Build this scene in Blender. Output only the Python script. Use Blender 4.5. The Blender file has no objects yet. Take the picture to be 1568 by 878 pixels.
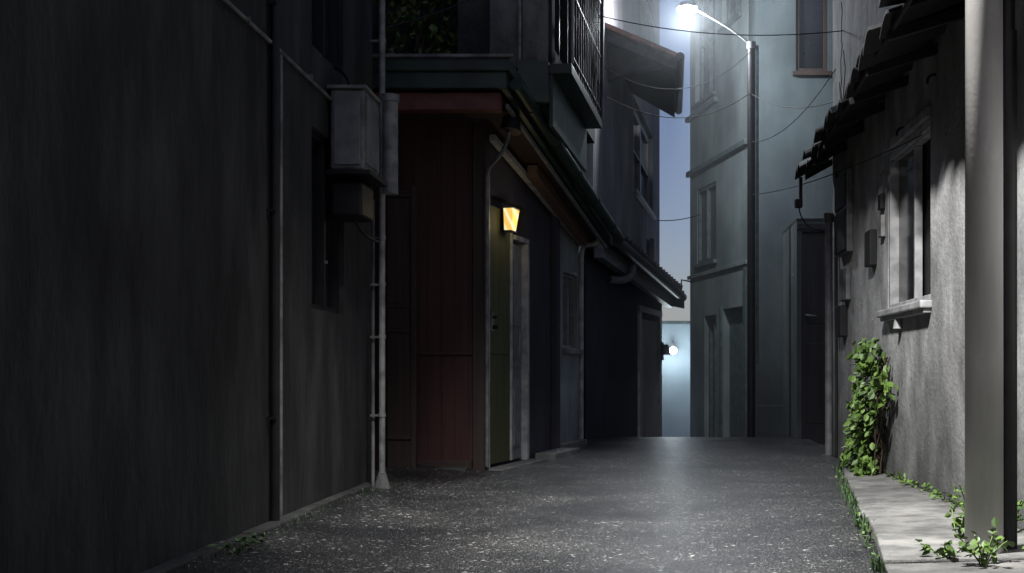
import bpy, bmesh, math, random
from mathutils import Vector, Matrix, noise
random.seed(7)
S = bpy.context.scene
COL = S.collection

# ------------------------------------------------------------------ materials
def nt(name):
    m = bpy.data.materials.new(name); m.use_nodes = True
    n = m.node_tree.nodes; l = m.node_tree.links
    b = n["Principled BSDF"]
    return m, n, l, b

def rgba(c): return (c[0], c[1], c[2], 1)

def plaster(name, ca, cb, streak=0.25, scale=3.0, bump=0.25, rough=0.9, fine=40, patch=None, stain=0.0, lo=0.36, hi=0.68, kb=2.5):
    """weathered painted/plastered surface: blotches, rain streaks, fine grain"""
    m, n, l, b = nt(name)
    tc = n.new("ShaderNodeTexCoord")
    mp = n.new("ShaderNodeMapping"); mp.inputs["Scale"].default_value = (scale, scale, scale*streak)
    l.new(tc.outputs["Object"], mp.inputs[0])
    n1 = n.new("ShaderNodeTexNoise"); n1.inputs["Scale"].default_value = 1.6; n1.inputs["Detail"].default_value = 6; n1.inputs["Roughness"].default_value = 0.66
    l.new(mp.outputs[0], n1.inputs["Vector"])
    r = n.new("ShaderNodeValToRGB")
    r.color_ramp.elements[0].position = lo; r.color_ramp.elements[0].color = rgba(ca)
    r.color_ramp.elements[1].position = hi; r.color_ramp.elements[1].color = rgba(cb)
    l.new(n1.outputs["Fac"], r.inputs[0])
    n3 = n.new("ShaderNodeTexNoise"); n3.inputs["Scale"].default_value = 0.9; n3.inputs["Detail"].default_value = 3
    l.new(tc.outputs["Object"], n3.inputs["Vector"])
    r3 = n.new("ShaderNodeMapRange"); r3.inputs[1].default_value = 0.35; r3.inputs[2].default_value = 0.65
    r3.inputs[3].default_value = 0.58; r3.inputs[4].default_value = 1.15
    l.new(n3.outputs["Fac"], r3.inputs[0])
    mx = n.new("ShaderNodeMix"); mx.data_type = 'RGBA'; mx.blend_type = 'MULTIPLY'; mx.inputs[0].default_value = 1.0
    l.new(r.outputs[0], mx.inputs[6]); l.new(r3.outputs[0], mx.inputs[7])
    out = mx.outputs[2]
    if stain > 0:
        # damp, dirty foot of the wall with a ragged top edge
        sp = n.new("ShaderNodeSeparateXYZ"); l.new(tc.outputs["Object"], sp.inputs[0])
        ns = n.new("ShaderNodeTexNoise"); ns.inputs["Scale"].default_value = 3.5; ns.inputs["Detail"].default_value = 5
        l.new(tc.outputs["Object"], ns.inputs["Vector"])
        ad = n.new("ShaderNodeMath"); ad.operation = 'MULTIPLY_ADD'; ad.inputs[1].default_value = -1.6
        l.new(ns.outputs["Fac"], ad.inputs[0]); l.new(sp.outputs["Z"], ad.inputs[2])
        rr = n.new("ShaderNodeMapRange"); rr.inputs[1].default_value = -0.75; rr.inputs[2].default_value = 0.1
        rr.inputs[3].default_value = 1-stain; rr.inputs[4].default_value = 1.0
        l.new(ad.outputs[0], rr.inputs[0])
        m2 = n.new("ShaderNodeMix"); m2.data_type = 'RGBA'; m2.blend_type = 'MULTIPLY'; m2.inputs[0].default_value = 1.0
        l.new(out, m2.inputs[6]); l.new(rr.outputs[0], m2.inputs[7]); out = m2.outputs[2]
    l.new(out, b.inputs["Base Color"])
    b.inputs["Roughness"].default_value = rough
    n2 = n.new("ShaderNodeTexNoise"); n2.inputs["Scale"].default_value = fine; n2.inputs["Detail"].default_value = 3
    l.new(tc.outputs["Object"], n2.inputs["Vector"])
    ad2 = n.new("ShaderNodeMath"); ad2.operation = 'MULTIPLY_ADD'; ad2.inputs[1].default_value = kb
    l.new(n1.outputs["Fac"], ad2.inputs[0]); l.new(n2.outputs["Fac"], ad2.inputs[2])
    bp = n.new("ShaderNodeBump"); bp.inputs["Strength"].default_value = bump; bp.inputs["Distance"].default_value = 0.02
    l.new(ad2.outputs[0], bp.inputs["Height"]); l.new(bp.outputs[0], b.inputs["Normal"])
    return m

def simple(name, c, rough=0.5, metal=0.0, var=0.35, sc=12, bump=0.0):
    m, n, l, b = nt(name)
    tc = n.new("ShaderNodeTexCoord")
    n1 = n.new("ShaderNodeTexNoise"); n1.inputs["Scale"].default_value = sc; n1.inputs["Detail"].default_value = 4
    l.new(tc.outputs["Object"], n1.inputs["Vector"])
    r = n.new("ShaderNodeValToRGB")
    r.color_ramp.elements[0].position = 0.35; r.color_ramp.elements[1].position = 0.65
    r.color_ramp.elements[0].color = rgba([x*(1-var) for x in c]); r.color_ramp.elements[1].color = rgba([x*(1+var*0.5) for x in c])
    l.new(n1.outputs["Fac"], r.inputs[0]); l.new(r.outputs[0], b.inputs["Base Color"])
    b.inputs["Roughness"].default_value = rough; b.inputs["Metallic"].default_value = metal
    if bump:
        bp = n.new("ShaderNodeBump"); bp.inputs["Strength"].default_value = bump; bp.inputs["Distance"].default_value = 0.01
        l.new(n1.outputs["Fac"], bp.inputs["Height"]); l.new(bp.outputs[0], b.inputs["Normal"])
    return m

def wood(name, c, rough=0.7):
    m, n, l, b = nt(name)
    tc = n.new("ShaderNodeTexCoord")
    mp = n.new("ShaderNodeMapping"); mp.inputs["Scale"].default_value = (14, 14, 0.7)
    l.new(tc.outputs["Object"], mp.inputs[0])
    n1 = n.new("ShaderNodeTexNoise"); n1.inputs["Scale"].default_value = 2; n1.inputs["Detail"].default_value = 5
    l.new(mp.outputs[0], n1.inputs["Vector"])
    r = n.new("ShaderNodeValToRGB")
    r.color_ramp.elements[0].position = 0.3; r.color_ramp.elements[1].position = 0.7
    r.color_ramp.elements[0].color = rgba([x*0.6 for x in c]); r.color_ramp.elements[1].color = rgba([x*1.2 for x in c])
    l.new(n1.outputs["Fac"], r.inputs[0]); l.new(r.outputs[0], b.inputs["Base Color"])
    b.inputs["Roughness"].default_value = rough
    bp = n.new("ShaderNodeBump"); bp.inputs["Strength"].default_value = 0.2; bp.inputs["Distance"].default_value = 0.01
    l.new(n1.outputs["Fac"], bp.inputs["Height"]); l.new(bp.outputs[0], b.inputs["Normal"])
    return m

def asphalt():
    m, n, l, b = nt("asphalt_mat")
    tc = n.new("ShaderNodeTexCoord")
    nz = n.new("ShaderNodeTexNoise"); nz.inputs["Scale"].default_value = 34; nz.inputs["Detail"].default_value = 2
    l.new(tc.outputs["Object"], nz.inputs["Vector"])
    mxv = n.new("ShaderNodeMix"); mxv.data_type = 'RGBA'; mxv.blend_type = 'LINEAR_LIGHT'; mxv.inputs[0].default_value = 0.03
    l.new(tc.outputs["Object"], mxv.inputs[6]); l.new(nz.outputs["Color"], mxv.inputs[7])
    pn = n.new("ShaderNodeTexNoise"); pn.inputs["Scale"].default_value = 1.3; pn.inputs["Detail"].default_value = 6; pn.inputs["Roughness"].default_value = 0.65
    l.new(tc.outputs["Object"], pn.inputs["Vector"])
    def specks(scale, thr, keep):
        v = n.new("ShaderNodeTexVoronoi"); v.inputs["Scale"].default_value = scale
        l.new(mxv.outputs[2], v.inputs["Vector"])
        mr = n.new("ShaderNodeMapRange"); mr.inputs[1].default_value = thr; mr.inputs[2].default_value = thr+0.16
        mr.inputs[3].default_value = 1; mr.inputs[4].default_value = 0
        l.new(v.outputs["Distance"], mr.inputs[0])
        sc = n.new("ShaderNodeSeparateColor"); l.new(v.outputs["Color"], sc.inputs[0])
        s2 = n.new("ShaderNodeMath"); s2.operation = 'MULTIPLY_ADD'; s2.inputs[1].default_value = 1.5
        l.new(pn.outputs["Fac"], s2.inputs[0]); l.new(sc.outputs[0], s2.inputs[2])
        k = n.new("ShaderNodeMapRange"); k.inputs[1].default_value = keep; k.inputs[2].default_value = keep+0.35
        l.new(s2.outputs[0], k.inputs[0])
        mu = n.new("ShaderNodeMath"); mu.operation = 'MULTIPLY'
        l.new(mr.outputs[0], mu.inputs[0]); l.new(k.outputs[0], mu.inputs[1])
        return mu.outputs[0]
    a = specks(33, 0.20, 1.45); c = specks(80, 0.25, 1.38)
    mxx = n.new("ShaderNodeMath"); mxx.operation = 'MAXIMUM'
    sc2 = n.new("ShaderNodeMath"); sc2.operation = 'MULTIPLY'; sc2.inputs[1].default_value = 0.6
    l.new(c, sc2.inputs[0]); l.new(a, mxx.inputs[0]); l.new(sc2.outputs[0], mxx.inputs[1])
    pr = n.new("ShaderNodeValToRGB"); pr.color_ramp.elements[0].position = 0.38; pr.color_ramp.elements[1].position = 0.64
    pr.color_ramp.elements[0].color = (0.007, 0.007, 0.008, 1); pr.color_ramp.elements[1].color = (0.028, 0.027, 0.026, 1)
    l.new(pn.outputs["Fac"], pr.inputs[0])
    mx = n.new("ShaderNodeMix"); mx.data_type = 'RGBA'
    l.new(mxx.outputs[0], mx.inputs[0]); l.new(pr.outputs[0], mx.inputs[6]); mx.inputs[7].default_value = (0.50, 0.49, 0.47, 1)
    l.new(mx.outputs[2], b.inputs["Base Color"])
    b.inputs["Roughness"].default_value = 0.38; b.inputs["Specular IOR Level"].default_value = 0.5
    fn = n.new("ShaderNodeTexNoise"); fn.inputs["Scale"].default_value = 90; fn.inputs["Detail"].default_value = 2
    l.new(tc.outputs["Object"], fn.inputs["Vector"])
    ad = n.new("ShaderNodeMath"); ad.operation = 'ADD'
    l.new(mxx.outputs[0], ad.inputs[0]); l.new(fn.outputs["Fac"], ad.inputs[1])
    bp = n.new("ShaderNodeBump"); bp.inputs["Strength"].default_value = 0.9; bp.inputs["Distance"].default_value = 0.008
    l.new(ad.outputs[0], bp.inputs["Height"]); l.new(bp.outputs[0], b.inputs["Normal"])
    return m

def emit(name, c, s, pattern=False):
    m, n, l, b = nt(name)
    b.inputs["Base Color"].default_value = rgba([0.8, 0.8, 0.8] if not pattern else [0.5,0.35,0.15])
    b.inputs["Emission Color"].default_value = rgba(c); b.inputs["Emission Strength"].default_value = s
    if pattern:
        tc = n.new("ShaderNodeTexCoord")
        w = n.new("ShaderNodeTexWave"); w.inputs["Scale"].default_value = 5.5; w.inputs["Distortion"].default_value = 0.6
        mp = n.new("ShaderNodeMapping"); mp.inputs["Rotation"].default_value = (0.5, 0.4, 0.2)
        l.new(tc.outputs["Object"], mp.inputs[0]); l.new(mp.outputs[0], w.inputs[0])
        r = n.new("ShaderNodeValToRGB")
        r.color_ramp.elements[0].color = (1.0, 0.62, 0.12, 1); r.color_ramp.elements[1].color = (1.0, 0.93, 0.55, 1)
        r.color_ramp.elements[0].position = 0.45; r.color_ramp.elements[1].position = 0.95
        l.new(w.outputs["Fac"], r.inputs[0]); l.new(r.outputs[0], b.inputs["Emission Color"])
    return m

def leafmat(name, ca, cb):
    m, n, l, b = nt(name)
    g = n.new("ShaderNodeNewGeometry")
    r = n.new("ShaderNodeValToRGB"); r.color_ramp.elements[0].color = rgba(ca); r.color_ramp.elements[1].color = rgba(cb)
    l.new(g.outputs["Random Per Island"], r.inputs[0]); l.new(r.outputs[0], b.inputs["Base Color"])
    b.inputs["Roughness"].default_value = 0.5
    return m

M = {}
M['asphalt'] = asphalt()
M['dirt'] = plaster("dirt_mat", (0.02, 0.018, 0.015), (0.05, 0.045, 0.04), 1.0, 2)
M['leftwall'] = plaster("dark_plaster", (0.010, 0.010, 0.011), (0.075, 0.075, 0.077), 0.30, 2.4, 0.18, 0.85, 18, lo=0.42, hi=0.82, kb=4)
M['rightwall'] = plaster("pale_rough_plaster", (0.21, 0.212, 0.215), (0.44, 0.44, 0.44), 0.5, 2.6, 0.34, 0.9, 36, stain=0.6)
M['red'] = wood("red_brown_boards", (0.052, 0.015, 0.011))
M['redtrim'] = simple("red_trim", (0.13, 0.040, 0.032), 0.6)
M['green'] = simple("dark_green_metal", (0.014, 0.036, 0.027), 0.45, var=0.5, sc=6)
M['soffit'] = wood("soffit_wood", (0.13, 0.075, 0.055))
M['purple'] = plaster("plum_plaster", (0.026, 0.023, 0.034), (0.048, 0.043, 0.058), 0.3, 3, 0.2)
M['sage'] = plaster("sage_plaster", (0.17, 0.19, 0.188), (0.25, 0.28, 0.275), 0.3, 3, 0.2)
M['greyhouse'] = plaster("mauve_grey_plaster", (0.13, 0.125, 0.135), (0.22, 0.21, 0.225), 0.3, 2.0, 0.2)
M['palewall'] = plaster("pale_wall", (0.34, 0.34, 0.33), (0.5, 0.5, 0.49), 0.3, 3, 0.15)
M['concrete'] = plaster("concrete", (0.10, 0.10, 0.10), (0.22, 0.22, 0.215), 0.5, 4, 0.4, stain=0)
M['darkconc'] = plaster("dirty_concrete", (0.025, 0.025, 0.025), (0.065, 0.064, 0.06), 0.7, 5, 0.4)
M['slab'] = plaster("slab_concrete", (0.10, 0.10, 0.097), (0.26, 0.255, 0.24), 1.0, 4, 0.4)
M['teal'] = plaster("teal_plaster", (0.19, 0.235, 0.24), (0.28, 0.33, 0.335), 0.35, 1.6, 0.15)
M['tealtrim'] = simple("teal_trim", (0.10, 0.13, 0.135), 0.7)
M['tealdark'] = plaster("dark_teal_plaster", (0.065, 0.085, 0.092), (0.10, 0.122, 0.13), 0.3, 1.6, 0.15)
M['glass'] = simple("dark_glass", (0.012, 0.014, 0.017), 0.12, var=0.2, sc=3)
M['greyglass'] = simple("dusty_glass", (0.07, 0.075, 0.08), 0.35, var=0.2, sc=3)
M['black'] = simple("black_tile", (0.008, 0.008, 0.009), 0.75, var=0.5)
M['blackmetal'] = simple("black_metal", (0.010, 0.010, 0.011), 0.45, 0.3)
M['greymetal'] = simple("grey_painted_metal", (0.17, 0.17, 0.175), 0.5, 0.1, var=0.5, sc=9)
M['darkpipe'] = simple("dark_pipe", (0.012, 0.012, 0.014), 0.5, 0.2)
M['whitepipe'] = simple("pale_pvc", (0.22, 0.22, 0.22), 0.45, 0, var=0.45)
M['whiteframe'] = simple("worn_white_frame", (0.36, 0.36, 0.365), 0.5, 0, var=0.35)
M['greyframe'] = simple("grey_frame", (0.17, 0.17, 0.18), 0.5, 0, var=0.3)
M['olive'] = wood("olive_door", (0.065, 0.070, 0.022))
M['brownwood'] = wood("old_wood", (0.038, 0.022, 0.016))
M['pole'] = plaster("pole_concrete", (0.40, 0.39, 0.38), (0.50, 0.49, 0.475), 0.1, 5, 0.03, 0.7, 60)
M['darkdoor'] = wood("dark_door", (0.035, 0.032, 0.034))
M['lampglow'] = emit("lamp_glass", (0.92, 0.96, 1.0), 30)
M['gateglow'] = emit("gate_lamp_glass", (0.88, 0.95, 1.0), 12)
M['lantern'] = emit("lantern_glass", (1, 0.65, 0.15), 0.95, True)
M['gate'] = simple("pale_blue_gate", (0.33, 0.42, 0.47), 0.6, 0, var=0.08, sc=3)
M['leaf'] = leafmat("leaf_mat", (0.030, 0.065, 0.012), (0.13, 0.22, 0.04))
M['leafdark'] = leafmat("dark_leaf_mat", (0.012, 0.035, 0.010), (0.05, 0.11, 0.025))
M['tile'] = simple("roof_tile", (0.030, 0.028, 0.031), 0.7, var=0.5)
M['redtile'] = simple("red_roof_tile", (0.19, 0.08, 0.055), 0.7, var=0.5)

# ------------------------------------------------------------------ builders
def empty(name):
    e = bpy.data.objects.new(name, None); COL.objects.link(e); e.empty_display_size = 0.2
    return e

def mk(name, bm, mat, parent=None, smooth=False, bevel=0):
    bmesh.ops.remove_doubles(bm, verts=bm.verts, dist=1e-5)
    bmesh.ops.recalc_face_normals(bm, faces=bm.faces)
    if bevel > 0:
        bmesh.ops.bevel(bm, geom=list(bm.edges), offset=bevel, segments=2, affect='EDGES', profile=0.5)
    me = bpy.data.meshes.new(name); bm.to_mesh(me); bm.free()
    o = bpy.data.objects.new(name, me); COL.objects.link(o)
    me.materials.append(mat)
    if smooth:
        for p in me.polygons: p.use_smooth = True
    if parent: o.parent = parent
    return o

def hexa(name, pts, mat, parent=None, bevel=0):
    bm = bmesh.new(); v = [bm.verts.new(p) for p in pts]
    for f in ((0,1,2,3),(4,5,6,7),(0,1,5,4),(1,2,6,5),(2,3,7,6),(3,0,4,7)):
        bm.faces.new([v[i] for i in f])
    return mk(name, bm, mat, parent, bevel=bevel)

def box(name, x0, x1, y0, y1, z0, z1, mat, parent=None, bevel=0):
    return hexa(name, [(x0,y0,z0),(x1,y0,z0),(x1,y1,z0),(x0,y1,z0),(x0,y0,z1),(x1,y0,z1),(x1,y1,z1),(x0,y1,z1)], mat, parent, bevel)

class Frame:
    """vertical wall frame: u along the wall, w out of it towards the alley, z up"""
    def __init__(s, a, b, side):
        s.o = Vector((a[0], a[1])); d = Vector((b[0]-a[0], b[1]-a[1])); s.len = d.length; s.d = d.normalized()
        s.n = Vector((s.d.y, -s.d.x)) * side
    def p(s, u, w, z):
        q = s.o + s.d*u + s.n*w
        return (q.x, q.y, z)
    def box(s, name, u0, u1, w0, w1, z0, z1, mat, parent, bevel=0):
        return hexa(name, [s.p(u0,w0,z0), s.p(u1,w0,z0), s.p(u1,w1,z0), s.p(u0,w1,z0),
                           s.p(u0,w0,z1), s.p(u1,w0,z1), s.p(u1,w1,z1), s.p(u0,w1,z1)], mat, parent, bevel)
    def wall(s, name, u0, u1, z0, z1, t, holes, mat, parent):
        us = sorted(set([u0,u1]+[h[0] for h in holes]+[h[1] for h in holes]))
        zs = sorted(set([z0,z1]+[h[2] for h in holes]+[h[3] for h in holes]))
        def solid(i, j):
            if i < 0 or j < 0 or i >= len(us)-1 or j >= len(zs)-1: return False
            cu, cz = (us[i]+us[i+1])/2, (zs[j]+zs[j+1])/2
            return not any(h[0] < cu < h[1] and h[2] < cz < h[3] for h in holes)
        bm = bmesh.new()
        def q(*ps): bm.faces.new([bm.verts.new(s.p(*p)) for p in ps])
        for i in range(len(us)-1):
            for j in range(len(zs)-1):
                if not solid(i, j): continue
                a, b, c, d = us[i], us[i+1], zs[j], zs[j+1]
                q((a,0,c),(b,0,c),(b,0,d),(a,0,d)); q((a,-t,c),(a,-t,d),(b,-t,d),(b,-t,c))
                if not solid(i-1, j): q((a,0,c),(a,0,d),(a,-t,d),(a,-t,c))
                if not solid(i+1, j): q((b,0,c),(b,-t,c),(b,-t,d),(b,0,d))
                if not solid(i, j-1): q((a,0,c),(a,-t,c),(b,-t,c),(b,0,c))
                if not solid(i, j+1): q((a,0,d),(b,0,d),(b,-t,d),(a,-t,d))
        return mk(name, bm, mat, parent)
    def window(s, name, u0, u1, z0, z1, parent, frame, glass, depth=0.1, fw=0.035, mull=1, sill=True, bars=0):
        e = 0.003
        s.box(name+"_glass", u0+e, u1-e, -depth-0.02, -depth, z0+e, z1-e, glass, parent)
        for nm, a in (("l",(u0+e,u0+fw,z0+e,z1-e)),("r",(u1-fw,u1-e,z0+e,z1-e)),("b",(u0+fw,u1-fw,z0+e,z0+fw)),("t",(u0+fw,u1-fw,z1-fw,z1-e))):
            s.box(name+"_frame_"+nm, a[0], a[1], -depth+0.001, -depth+0.04, a[2], a[3], frame, parent)
        for k in range(mull):
            c = u0+(u1-u0)*(k+1)/(mull+1)
            s.box(name+"_mullion_%d" % k, c-fw/2, c+fw/2, -depth+0.001, -depth+0.05, z0+fw+.001, z1-fw-.001, frame, parent)
        for k in range(bars):
            c = z0+(z1-z0)*(k+1)/(bars+1)
            s.box(name+"_rail_%d" % k, u0+fw+.001, u1-fw-.001, -depth+0.001, -depth+0.045, c-0.012, c+0.012, frame, parent)
        if sill:
            s.box(name+"_sill", u0-0.04, u1+0.04, -depth+0.05, 0.05, z0-0.05, z0-0.002, frame, parent, 0.005)

def tube(name, pts, r, mat, parent=None, res=5, fill=True):
    cu = bpy.data.curves.new(name+"_c", 'CURVE'); cu.dimensions = '3D'
    sp = cu.splines.new('POLY'); sp.points.add(len(pts)-1)
    for i, p in enumerate(pts): sp.points[i].co = (p[0], p[1], p[2], 1)
    cu.bevel_depth = r; cu.bevel_resolution = res; cu.use_fill_caps = fill
    o = bpy.data.objects.new(name, cu)
    me = o.to_mesh().copy(); me.name = name
    o.to_mesh_clear()
    bpy.data.objects.remove(o); bpy.data.curves.remove(cu)
    o = bpy.data.objects.new(name, me); COL.objects.link(o)
    me.materials.clear(); me.materials.append(mat)
    for p in me.polygons: p.use_smooth = True
    if parent: o.parent = parent
    return o

def arc(p0, p1, p2, n=8):
    p0, p1, p2 = Vector(p0), Vector(p1), Vector(p2)
    return [tuple(p0*(1-t)**2 + p1*2*t*(1-t) + p2*t*t) for t in [i/n for i in range(n+1)]]

def cable(name, a, b, sag, r=0.004, parent=None):
    a, b = Vector(a), Vector(b); pts = []
    for i in range(17):
        t = i/16; p = a.lerp(b, t); p.z -= sag*4*t*(1-t); pts.append(tuple(p))
    return tube(name, pts, r, M['black'], parent, 2)

def cyl(name, c, r, h, mat, parent=None, axis=(0,0,1), r2=None, seg=24):
    bm = bmesh.new()
    rot = Vector((0,0,1)).rotation_difference(Vector(axis)).to_matrix().to_4x4()
    bmesh.ops.create_cone(bm, cap_ends=True, segments=seg, radius1=r, radius2=r if r2 is None else r2, depth=h, matrix=Matrix.Translation(c) @ rot)
    return mk(name, bm, mat, parent, smooth=False)

def leaf_cloud(name, centres, size, mat, parent, droop=0.5, out=None):
    bm = bmesh.new()
    for c in centres:
        s = size*random.uniform(0.55, 1.25)
        pts = [(0,0,0),(0.33,0.32,0.06),(0.30,0.72,0.03),(0,1.05,-0.08),(-0.30,0.72,0.03),(-0.33,0.32,0.06)]
        yaw = random.uniform(0, 2*math.pi) if out is None else math.atan2(out[1], out[0])-math.pi/2+random.gauss(0, 0.9)
        R_ = Matrix.Rotation(yaw, 3, 'Z') @ Matrix.Rotation(-droop+random.gauss(0, 0.5), 3, 'X') @ Matrix.Rotation(random.gauss(0, 0.5), 3, 'Y')
        v = [bm.verts.new(Vector(c) + R_ @ (Vector(p)*s)) for p in pts]
        bm.faces.new((v[0], v[1], v[2], v[3])); bm.faces.new((v[0], v[3], v[4], v[5]))
    me = bpy.data.meshes.new(name); bm.to_mesh(me); bm.free(); me.materials.append(mat)
    o = bpy.data.objects.new(name, me); COL.objects.link(o)
    if parent: o.parent = parent
    return o

def grass(name, centres, h, mat, parent):
    bm = bmesh.new()
    for c in centres:
        hh = h*random.uniform(0.4, 1.2); a = random.uniform(0, 6.28); w = hh*0.06; b = random.uniform(0.2, 0.8)*hh
        d = Vector((math.cos(a), math.sin(a), 0)); s = Vector((-d.y, d.x, 0))*w; c = Vector(c)
        p1 = c + Vector((0,0,hh*0.6)) + d*b*0.3; p2 = c + Vector((0,0,hh)) + d*b
        v = [bm.verts.new(x) for x in (c-s, c+s, p1+s*0.8, p1-s*0.8, p2)]
        bm.faces.new((v[0],v[1],v[2],v[3])); bm.faces.new((v[3],v[2],v[4]))
    me = bpy.data.meshes.new(name); bm.to_mesh(me); bm.free(); me.materials.append(mat)
    o = bpy.data.objects.new(name, me); COL.objects.link(o); o.parent = parent
    return o

# ------------------------------------------------------------------ ground
def gz(y):
    if y < 7: return 0.0
    if y < 12.6:
        t = (y-7)/5.6; return 0.045*t*t*(3-2*t)
    if y < 16.6:
        t = y-12.6; return 0.045 - 0.02*t*t
    return max(-1.0, -0.275-0.081*(y-16.6))

def sheet(name, xs, ys, dz, mat, rough=0.0):
    bm = bmesh.new(); g = []
    for y in ys:
        row = []
        for x in xs:
            z = gz(y)+dz
            if rough: z += rough*noise.noise(Vector((x*0.9, y*0.7, 0))) + rough*0.4*noise.noise(Vector((x*3, y*3, 5)))
            if rough and x < -1.0 and y < 9: z += 0.05*min(1, (-1.0-x)/0.6)
            row.append(bm.verts.new((x, y, z)))
        g.append(row)
    for j in range(len(ys)-1):
        for i in range(len(xs)-1):
            bm.faces.new((g[j][i], g[j][i+1], g[j+1][i+1], g[j+1][i]))
    return mk(name, bm, mat, None, smooth=True)

ys_far = [-300,-100,-30,-10,0,4,7] + [7+0.35*i for i in range(1,17)] + [13+0.5*i for i in range(24)] + [26,40,100,300]
sheet("ground", [-300,-60,-10,-2,0,2,10,60,300], ys_far, -0.05, M['dirt'])
xs = [-1.7+0.1*i for i in range(35)]
ys = [-7+0.5*i for i in range(18)] + [2+0.1*i for i in range(1,200)]
sheet("asphalt_road", xs, ys, 0.0, M['asphalt'], 0.016)

g = empty("concrete_gutter")
yy = 3.2; k = 0
xl = lambda y: 0.87+0.126*(y-4.5)
while yy < 9.0:
    L = random.uniform(0.55, 0.95)
    z1 = 0.045+random.uniform(-0.010, 0.010)
    hexa("slab_%d" % k, [(xl(yy)+.01,yy,-.03),(1.59,yy,-.03),(1.59,yy+L-.016,-.03),(xl(yy+L)+.01,yy+L-.016,-.03),
                         (xl(yy)+random.uniform(-.01,.02),yy+random.uniform(0,.01),z1),(1.59,yy,z1+.012),(1.59,yy+L-.016,z1+.016),(xl(yy+L)+random.uniform(-.01,.02),yy+L-.018,z1+random.uniform(-.006,.004))], M['slab'], g, 0.009)
    yy += L; k += 1
g = empty("concrete_kerb")
yy = 3.0; k = 0
while yy < 7.4:
    L = random.uniform(0.6, 0.95)
    box("kerb_stone_%d" % k, -1.597, -1.53+random.uniform(-.02,.02), yy, yy+L-.012, 0.0, 0.060+random.uniform(-.005,.005), M['darkconc'], g, 0.008)
    yy += L; k += 1

# ------------------------------------------------------------------ left plaster house
H = empty("dark_plaster_house")
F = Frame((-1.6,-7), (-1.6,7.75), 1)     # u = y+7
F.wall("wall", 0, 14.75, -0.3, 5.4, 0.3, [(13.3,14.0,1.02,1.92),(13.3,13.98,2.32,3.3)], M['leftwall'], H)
F.window("lower_window", 13.3, 14.0, 1.02, 1.92, H, M['darkpipe'], M['glass'], 0.07, 0.03, 1, False)
F.window("upper_window", 13.3, 13.98, 2.32, 3.3, H, M['darkpipe'], M['glass'], 0.07, 0.03, 1, False)
box("rear_return_wall", -5, -1.605, 7.45, 7.745, -0.3, 5.4, M['leftwall'], H)
F.box("lower_window_catch", 13.63, 13.67, -0.02, -0.01, 1.27, 1.285, M['greymetal'], H)

dp = empty("dark_drain_pipe")
tube("pipe", [(-1.572,5.56,0.02),(-1.572,5.56,5)], 0.021, M['darkpipe'], dp)
tube("pale_pipe", [(-1.565,5.622,0.02),(-1.565,5.622,2.10)], 0.010, M['greymetal'], dp)
for z in (0.5,1.4,2.3): box("clip", -1.6,-1.56,5.53,5.54,z,z+.012,M['darkpipe'],dp)
wc = empty("wall_conduit")
tube("conduit", [(-1.585,3.6,2.14),(-1.585,5.5,2.135),(-1.585,6.62,2.12)], 0.009, M['greymetal'], wc)
for y in (4.4,5.2,6.2): box("clip", -1.6,-1.573,y,y+.015,2.12,2.15,M['greymetal'],wc)

mb = empty("electric_meter_box")
box("cabinet", -1.585,-1.41,6.62,7.0,1.755,2.17,M['greymetal'],mb,0.01)
box("cabinet_door", -1.41,-1.402,6.65,6.97,1.79,2.14,M['greymetal'],mb,0.002)
box("front_plate", -1.565,-1.43,6.612,6.62,1.78,2.15,M['greyframe'],mb,0.002)
box("lid", -1.60,-1.395,6.60,7.02,2.172,2.19,M['greymetal'],mb,0.004)
box("meter", -1.59,-1.43,6.66,6.96,1.52,1.70,M['blackmetal'],mb,0.012)
box("shelf", -1.60,-1.37,6.58,7.05,1.725,1.75,M['blackmetal'],mb,0.004)
tube("cable_in", arc((-1.5,6.7,2.19),(-1.5,6.66,2.27),(-1.58,6.7,2.30)), 0.010, M['blackmetal'], mb)
tube("cable_out", arc((-1.5,6.8,1.52),(-1.47,6.9,1.42),(-1.47,7.3,1.45)), 0.008, M['blackmetal'], mb)

wp = empty("white_standpipe")
tube("riser", [(-1.462,7.35,0.02),(-1.462,7.35,5)], 0.018, M['whitepipe'], wp)
tube("thin_riser", [(-1.52,7.38,0.02),(-1.52,7.38,1.7)], 0.010, M['greymetal'], wp)
tube("wide_section", [(-1.42,7.36,1.73),(-1.42,7.36,2.27)], 0.048, M['whitepipe'], wp)
tube("wide_section_cap", [(-1.42,7.36,2.26),(-1.42,7.36,2.30)], 0.055, M['greymetal'], wp)
for z in (0.45,0.9,1.2,1.47,2.6,2.95):
    tube("collar", [(-1.462,7.35,z),(-1.462,7.35,z+.02)], 0.022, M['whitepipe'], wp)
    box("bracket", -1.53,-1.48,7.345,7.355,z+.003,z+.015,M['greymetal'],wp)
cyl("foot", (-1.462,7.35,0.07), 0.055, 0.12, M['concrete'], wp, r2=0.022)

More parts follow.
